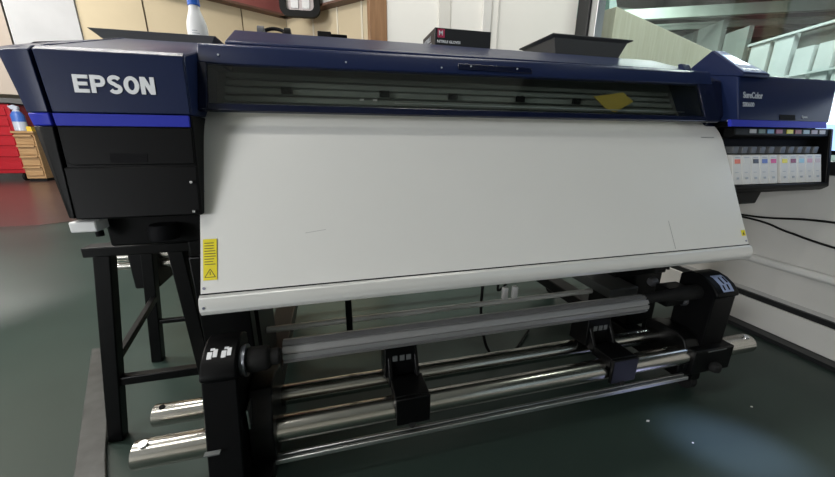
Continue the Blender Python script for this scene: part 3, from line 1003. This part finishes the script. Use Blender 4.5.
tpart(MB().box(-.660, -.385, 1.055, 1.100, .604, .632), 'top_bar')
tpart(MB().box(-.690, -.40, 1.42, 1.46, .590, .62), 'top_bar')
tpart(MB().bar((-.650, 1.44, .606), (-.630, 1.09, .606), .03, .026), 'top_rail')
tpart(MB().bar((-.622, 1.080, .606), (-.706, 1.062, 0), .040, .036, (0, 1, 0)), 'leg')
tpart(MB().bar((-.680, 1.44, .595), (-.765, 1.485, 0), .040, .036, (0, 1, 0)), 'leg')
tpart(MB().bar((-.445, 1.080, .606), (-.415, 1.062, 0), .040, .036, (0, 1, 0)), 'leg')
tpart(MB().bar((-.45, 1.44, .595), (-.42, 1.485, 0), .040, .036, (0, 1, 0)), 'leg')
tpart(MB().bar((-.665, 1.07, .205), (-.425, 1.07, .205), .026, .028), 'stretcher')
tpart(MB().bar((-.725, 1.465, .19), (-.44, 1.465, .19), .018, .018), 'stretcher')
tpart(MB().bar((-.672, 1.085, .26), (-.712, 1.45, .30), .020, .022), 'brace')
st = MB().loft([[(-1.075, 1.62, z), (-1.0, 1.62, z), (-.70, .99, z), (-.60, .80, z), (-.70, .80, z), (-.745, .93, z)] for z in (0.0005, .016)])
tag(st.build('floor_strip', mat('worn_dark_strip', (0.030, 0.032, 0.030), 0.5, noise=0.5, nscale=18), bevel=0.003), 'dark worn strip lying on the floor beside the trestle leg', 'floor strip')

# ================================================================== THINGS ON TOP OF THE PRINTER
# glove box
GB = thing('glove_box', 'black cardboard glove box with white lettering on top of the printer', 'glove box', (.51, 1.43, 1.24))
MB().box(.405, .628, 1.35, 1.52, 1.241, 1.308).build('carton', mat('black_card', (0.012, 0.012, 0.014), 0.5), GB, bevel=0.002)
MB().box(.415, .442, 1.3485, 1.3505, 1.276, 1.304).build('logo_patch', mat('pink_red_patch', (0.40, 0.03, 0.08), 0.5), GB)
rx = face_rot((1, 0, 0), (0, 0, 1))
text_mesh('logo_letter', 'M', .022, 'white_print', GB, (.4185, 1.3483, 1.283), rx, .0004, .0004)
text_mesh('front_lettering', 'NITRILE GLOVES', .0125, 'white_print', GB, (.413, 1.3495, 1.259), rx, .0004, .0003, 1.0)
ry = face_rot((0, -1, 0), (0, 0, 1))
text_mesh('side_lettering', 'NITRILE', .024, 'grey_print', GB, (.4047, 1.505, 1.275), ry, .0004, .0004, 1.2)
text_mesh('side_lettering', 'GLOVES', .026, 'grey_print', GB, (.4047, 1.505, 1.250), ry, .0004, .0004, 1.2)
MB().box(.405, .407, 1.5, 1.502, 1.24, 1.242).build('flap_edge', 'dark', GB)

# black tray on the right
TY = thing('plastic_tray', 'black shallow plastic tray with flared rim on the right of the printer top', 'tray', (1.1, 1.5, 1.24))


def rect_ring(x0, x1, y0, y1, z):
    return [(x0, y0, z), (x1, y0, z), (x1, y1, z), (x0, y1, z)]


B = MB()
B.loft([rect_ring(.975, 1.280, 1.43, 1.62, 1.2445), rect_ring(.940, 1.308, 1.405, 1.648, 1.325), rect_ring(.922, 1.326, 1.392, 1.660, 1.332), rect_ring(.922, 1.326, 1.392, 1.660, 1.337),
        rect_ring(.943, 1.305, 1.408, 1.645, 1.335), rect_ring(.978, 1.277, 1.433, 1.617, 1.248)])
B.build('tray_body', mat('tray_black', (0.055, 0.056, 0.055), 0.5), TY, bevel=0.002)

# flat black tray on the left
TL = thing('flat_tray', 'black flat tray lying across the top of the left housing, in front of the bottle', 'tray', (-.55, 1.4, 1.2))
B = MB()
B.loft([rect_ring(-.635, -.345, 1.345, 1.41, 1.1985), rect_ring(-.655, -.328, 1.33, 1.425, 1.218), rect_ring(-.66, -.322, 1.325, 1.43, 1.223),
        rect_ring(-.65, -.332, 1.335, 1.42, 1.222), rect_ring(-.63, -.35, 1.35, 1.405, 1.203)])
B.build('tray_body', mat('tray_dark', (0.13, 0.13, 0.135), 0.45), TL, bevel=0.001)
# bottle
BT = thing('plastic_bottle', 'white plastic bottle with a blue cap on top of the printer, at the left', 'bottle', (-.405, 1.475, 1.203))
bp = [(.020, .0), (.030, .003), (.0315, .02), (.0315, .080), (.029, .098), (.021, .124), (.0165, .136), (.0165, .152)]
MB().lathe(bp, (-.412, 1.475, 1.1965), n=28).build('bottle_body', 'white', BT)
MB().lathe([(.0175, .147), (.0185, .148), (.0185, .180), (.016, .183)], (-.412, 1.475, 1.1965), n=28).build('cap', mat('blue_cap', (0.02, 0.12, 0.55), 0.4), BT)
B = MB()
for i, w in enumerate((.018, .024, .020, .022)):
    z = 1.262 - i * .008
    B.loft([[(-.412 + (.0320 + d) * math.sin(t), 1.475 - (.0320 + d) * math.cos(t), zz) for t in [-.3 + w * 30 * k / 5 for k in range(6)] for _ in (0,)] for d, zz in ((0, z), (0, z + .0025))], cap=False, closed=False)
B.build('label_print', 'grey_print', BT)

# tape roll / headset and a small tool on the lid
HS = thing('headset', 'black headset lying on the printer lid right of the bottle', 'headset', (-.14, 1.40, 1.24))
B = MB()
B.tube([(-.155 + .045 * math.cos(a), 1.40 + .02 * math.sin(a), 1.246 + .034 * math.sin(a)) for a in [PI * k / 8 for k in range(9)]], .006)
B.build('headband', 'rubber', HS)
MB().lathe([(.010, -.012), (.020, -.010), (.020, .010), (.010, .012)], (-.197, 1.40, 1.2605), 'X', 18).build('ear_cup', mat('ear_grey', (0.10, 0.10, 0.11), 0.5), HS)
MB().lathe([(.010, -.012), (.020, -.010), (.020, .010), (.010, .012)], (-.112, 1.40, 1.2605), 'X', 18).build('ear_cup', 'rubber', HS)
TO = thing('scraper', 'slim black scraper lying on the printer lid left of the glove box', 'scraper', (.03, 1.36, 1.24))
MB().box(-.012, .034, 1.36, 1.375, 1.2405, 1.270).build('handle', 'rubber', TO, bevel=0.003)
MB().box(.034, .088, 1.362, 1.373, 1.2405, 1.2635).build('blade', 'dark', TO, bevel=0.001)

# ================================================================== CORNER FRAME above the lid (on the soffits)
ctr = Vector((-.195, 4.30, 2.377))
fx = Vector((0.94, -0.10, 0)).normalized()
fz = Vector((0, 0, 1))
fn = Vector((fx.y, -fx.x, 0))


def fpt(a, b, d):
    return ctr + fx * a + fz * b + fn * d


def rrect(w, h, r, n=6):
    pts = []
    for cx, cz, a0 in ((w - r, -h + r, -PI / 2), (w - r, h - r, 0), (-w + r, h - r, PI / 2), (-w + r, -h + r, PI)):
        for k in range(n + 1):
            a = a0 + PI / 2 * k / n
            pts.append((cx + r * math.cos(a), cz + r * math.sin(a)))
    return pts


CM = thing('corner_mirror', 'black rounded framed mirror mounted high in the room corner, above the headset', 'mirror', tuple(ctr))
o_, i_ = rrect(.205, .24, .09), rrect(.142, .182, .045)
B = MB()
B.loft([[fpt(a, b, -.03) for a, b in i_], [fpt(a, b, .03) for a, b in i_], [fpt(a, b, .03) for a, b in o_], [fpt(a, b, -.03) for a, b in o_], [fpt(a, b, -.03) for a, b in i_]], cap=False)
B.build('frame', 'rubber', CM)
MB().loft([[fpt(a, b, -.025) for a, b in i_], [fpt(a, b, -.005) for a, b in i_]]).build('mirror_face', mat('pale_pink_grey', (0.50, 0.44, 0.44), 0.35), CM)
MB().bar(fpt(0, .05, -.03), (CX + .03, CY - .13, 2.43), .04, .04).build('wall_bracket', 'rubber', CM)
for a in (-.055, .060):
    cyl = MB()
    cyl.loft([[fpt(a + x, z, -.005) for x, z in rrect(.040, .16, .015)], [fpt(a + x, z, .006) for x, z in rrect(.037, .157, .015)]])
    cyl.build('white_panel', 'white', CM)
    MB().loft([[fpt(a + x, z - .04, .006) for x, z in rrect(.022, .03, .008)], [fpt(a + x, z - .04, .009) for x, z in rrect(.022, .03, .008)]]).build('red_mark', mat('dull_red', (0.45, 0.08, 0.08), 0.5), CM)

# ================================================================== FAR LEFT: tool chest, drawers, spray bottle
CHE = thing('tool_chest', 'red rolling tool chest on casters at the far left of the room', 'tool chest', (-6.7, 9.3, 0))
MB().box(-7.25, -6.13, 9.02, 9.6, .16, 1.52).build('cabinet', mat('red_enamel', (0.42, 0.012, 0.022), 0.3), CHE, bevel=0.012)
for z in (.24, .50, .72, .92, 1.10, 1.30):
    MB().box(-7.20, -6.20, 9.0, 9.02, z, z + .15).build('drawer', mat('red_enamel_front', (0.46, 0.014, 0.025), 0.3), CHE, bevel=0.006)
MB().box(-7.27, -6.11, 8.99, 9.62, 1.52, 1.54).build('rubber_top', 'rubber', CHE)
for x in (-7.1, -6.25):
    for y in (9.1, 9.5):
        MB().cyl((x - .02, y, .08), (x + .02, y, .08), .08).build('caster', 'rubber', CHE)
for z in (.35, .6, .8, 1.0):
    MB().box(-6.13, -6.09, 9.05, 9.2, z, z + .08).build('side_hook', 'rubber', CHE)
DR = thing('wooden_drawers', 'pale wooden drawer unit standing right of the red tool chest', 'drawer unit', (-5.85, 9.0, 0))
WD = wood('pale_wood', (0.36, 0.21, 0.09), (0.52, 0.33, 0.16), 0)
MB().box(-6.07, -5.74, 8.84, 9.3, .06, 0.96).build('carcass', WD, DR, bevel=0.008)
MB().box(-6.085, -5.72, 8.80, 9.32, 0.96, 1.0).build('top_board', WD, DR, bevel=0.006)
MB().box(-6.05, -5.76, 8.86, 9.28, .0, .06).build('plinth', 'rubber', DR)
for z in (.12, .33, .54, .74):
    MB().box(-6.05, -5.76, 8.82, 8.84, z, z + .165).build('drawer', WD, DR, bevel=0.006)
    MB().box(-6.05, -5.76, 8.78, 8.82, z + .155, z + .185).build('drawer_lip', WD, DR, bevel=0.004)
SB = thing('spray_bottle', 'clear spray bottle with a blue band standing on the wooden drawers', 'bottle', (-5.98, 8.95, 1.0))
CLR = mat('cloudy_plastic', (0.55, 0.60, 0.70), 0.25)
MB().lathe([(.085, 0), (.10, .01), (.10, .30), (.055, .38), (.03, .42)], (-5.985, 8.95, 1.0005), n=20).build('bottle_body', CLR, SB)
MB().lathe([(.101, .18), (.1015, .30), (.062, .372)], (-5.985, 8.95, 1.0005), n=20).build('label_band', mat('spray_blue', (0.06, 0.16, 0.55), 0.4), SB)
MB().prism_y([(-6.04, 1.41), (-5.93, 1.41), (-5.93, 1.46), (-6.0, 1.50), (-6.09, 1.47)], 8.92, 8.98).build('spray_head', CLR, SB, bevel=0.006)
MB().box(-5.84, -5.76, 8.85, 9.0, 1.0005, 1.09).build('sponge', mat('sponge_yellow', (0.75, 0.52, 0.05), 0.8))
tag(bpy.data.objects['sponge'], 'small yellow sponge on the wooden drawers beside the spray bottle', 'sponge')

# ================================================================== CRATE outside the window
WC = thing('white_crate', 'large off white boarded crate standing in the hall beyond the window', 'crate', (3.2, 3.3, 0))
c0 = Vector((2.527, 2.90, 0))
a1 = Vector((0.93, 0.37, 0)).normalized()
a2 = Vector((-0.37, 0.93, 0)).normalized()


def cr(a, b, z):
    p = c0 + a1 * a + a2 * b
    return (p.x, p.y, z)


CRM = wood('whitewashed_board', (0.62, 0.60, 0.44), (0.74, 0.72, 0.58), 2, 0.7)
MB().loft([[cr(0, 0, z), cr(2.6, 0, z), cr(2.6, 1.6, z), cr(0, 1.6, z)] for z in (0.0, 2.035)]).build('crate_box', CRM, WC, bevel=0.006)
TEAL = mat('teal_foot', (0.12, 0.36, 0.32), 0.5)
for b in (.08, .42):
    MB().loft([[cr(.03, b, 2.036), cr(.20, b, 2.036), cr(.20, b + .16, 2.036), cr(.03, b + .16, 2.036)],
               [cr(.07, b + .05, 2.25), cr(.16, b + .05, 2.25), cr(.16, b + .11, 2.25), cr(.07, b + .11, 2.25)]]).build('lifting_foot', TEAL, WC, bevel=0.004)

# ================================================================== MONITOR on the window sill
MN = thing('monitor', 'flat monitor with lit pale blue screen on the window sill beyond the printer', 'monitor', (2.06, .82, .835))
MB().box(2.036, 2.060, .56, 1.085, .862, 1.150).build('bezel', M['black'], MN, bevel=0.004)
MB().box(2.034, 2.0362, .575, 1.070, .985, 1.135).build('screen_upper', mat('screen_pale', (0.4, 0.45, 0.5), 0.2, emit=(0.72, 0.84, 0.95), estr=1.5), MN)
MB().box(2.034, 2.0362, .575, 1.070, .880, .985).build('screen_lower', mat('screen_blue', (0.2, 0.3, 0.5), 0.2, emit=(0.34, 0.50, 0.86), estr=1.6), MN)
MB().box(2.045, 2.055, .79, .86, .838, .870).build('stand_neck', M['black'], MN)
MB().box(2.034, 2.090, .72, .92, .8352, .842).build('stand_base', M['black'], MN, bevel=0.002)

# ================================================================== CABLES on the right wall
tag(MB().tube([(2.045, 1.9, .565), (2.040, 1.25, .552), (2.035, .92, .590), (2.03, .3, .60), (2.035, -.5, .58)], .0048).build('wall_cable', 'rubber'),
    'upper black cable running nearly level along the pale wall under the window', 'cable')
tag(MB().tube([(2.045, 1.9, .52), (2.038, 1.25, .542), (2.030, 1.05, .515), (2.030, .88, .488), (2.03, .3, .43), (2.04, -.5, .42)], .0048).build('wall_cable', 'rubber'),
    'lower black cable sagging along the pale wall under the window', 'cable')

# ================================================================== BITS on the floor
for i, (x, y, s) in enumerate(((.996, .712, .008), (1.058, .607, .005), (1.416, .674, .006))):
    o = MB().loft([[(x - s, y, .0006), (x, y - s * .6, .0006), (x + s, y + s * .2, .0006), (x, y + s * .7, .0006)], [(x - s * .8, y, .0016), (x, y - s * .5, .0016), (x + s * .8, y + s * .2, .0016), (x, y + s * .5, .0016)]]).build('paper_scrap', 'offwhite')
    tag(o, ('tiny white paper scrap on the dark floor below the front rail', 'smallest white paper scrap, nearest to the camera on the dark floor', 'white paper scrap on the dark floor nearest the right wall')[i], 'paper scrap', 'scraps on the floor')

# ================================================================== CEILING FIXTURES
for i, (lx, ly) in enumerate(LAMPS):
    q = MB().box(lx - .66, lx + .66, ly - .14, ly + .14, CEIL - .075, CEIL).build('ceiling_light', 'white', bevel=0.01)
    tag(q, 'white fluorescent ceiling light fixture above the room', 'ceiling light', 'ceiling lights')
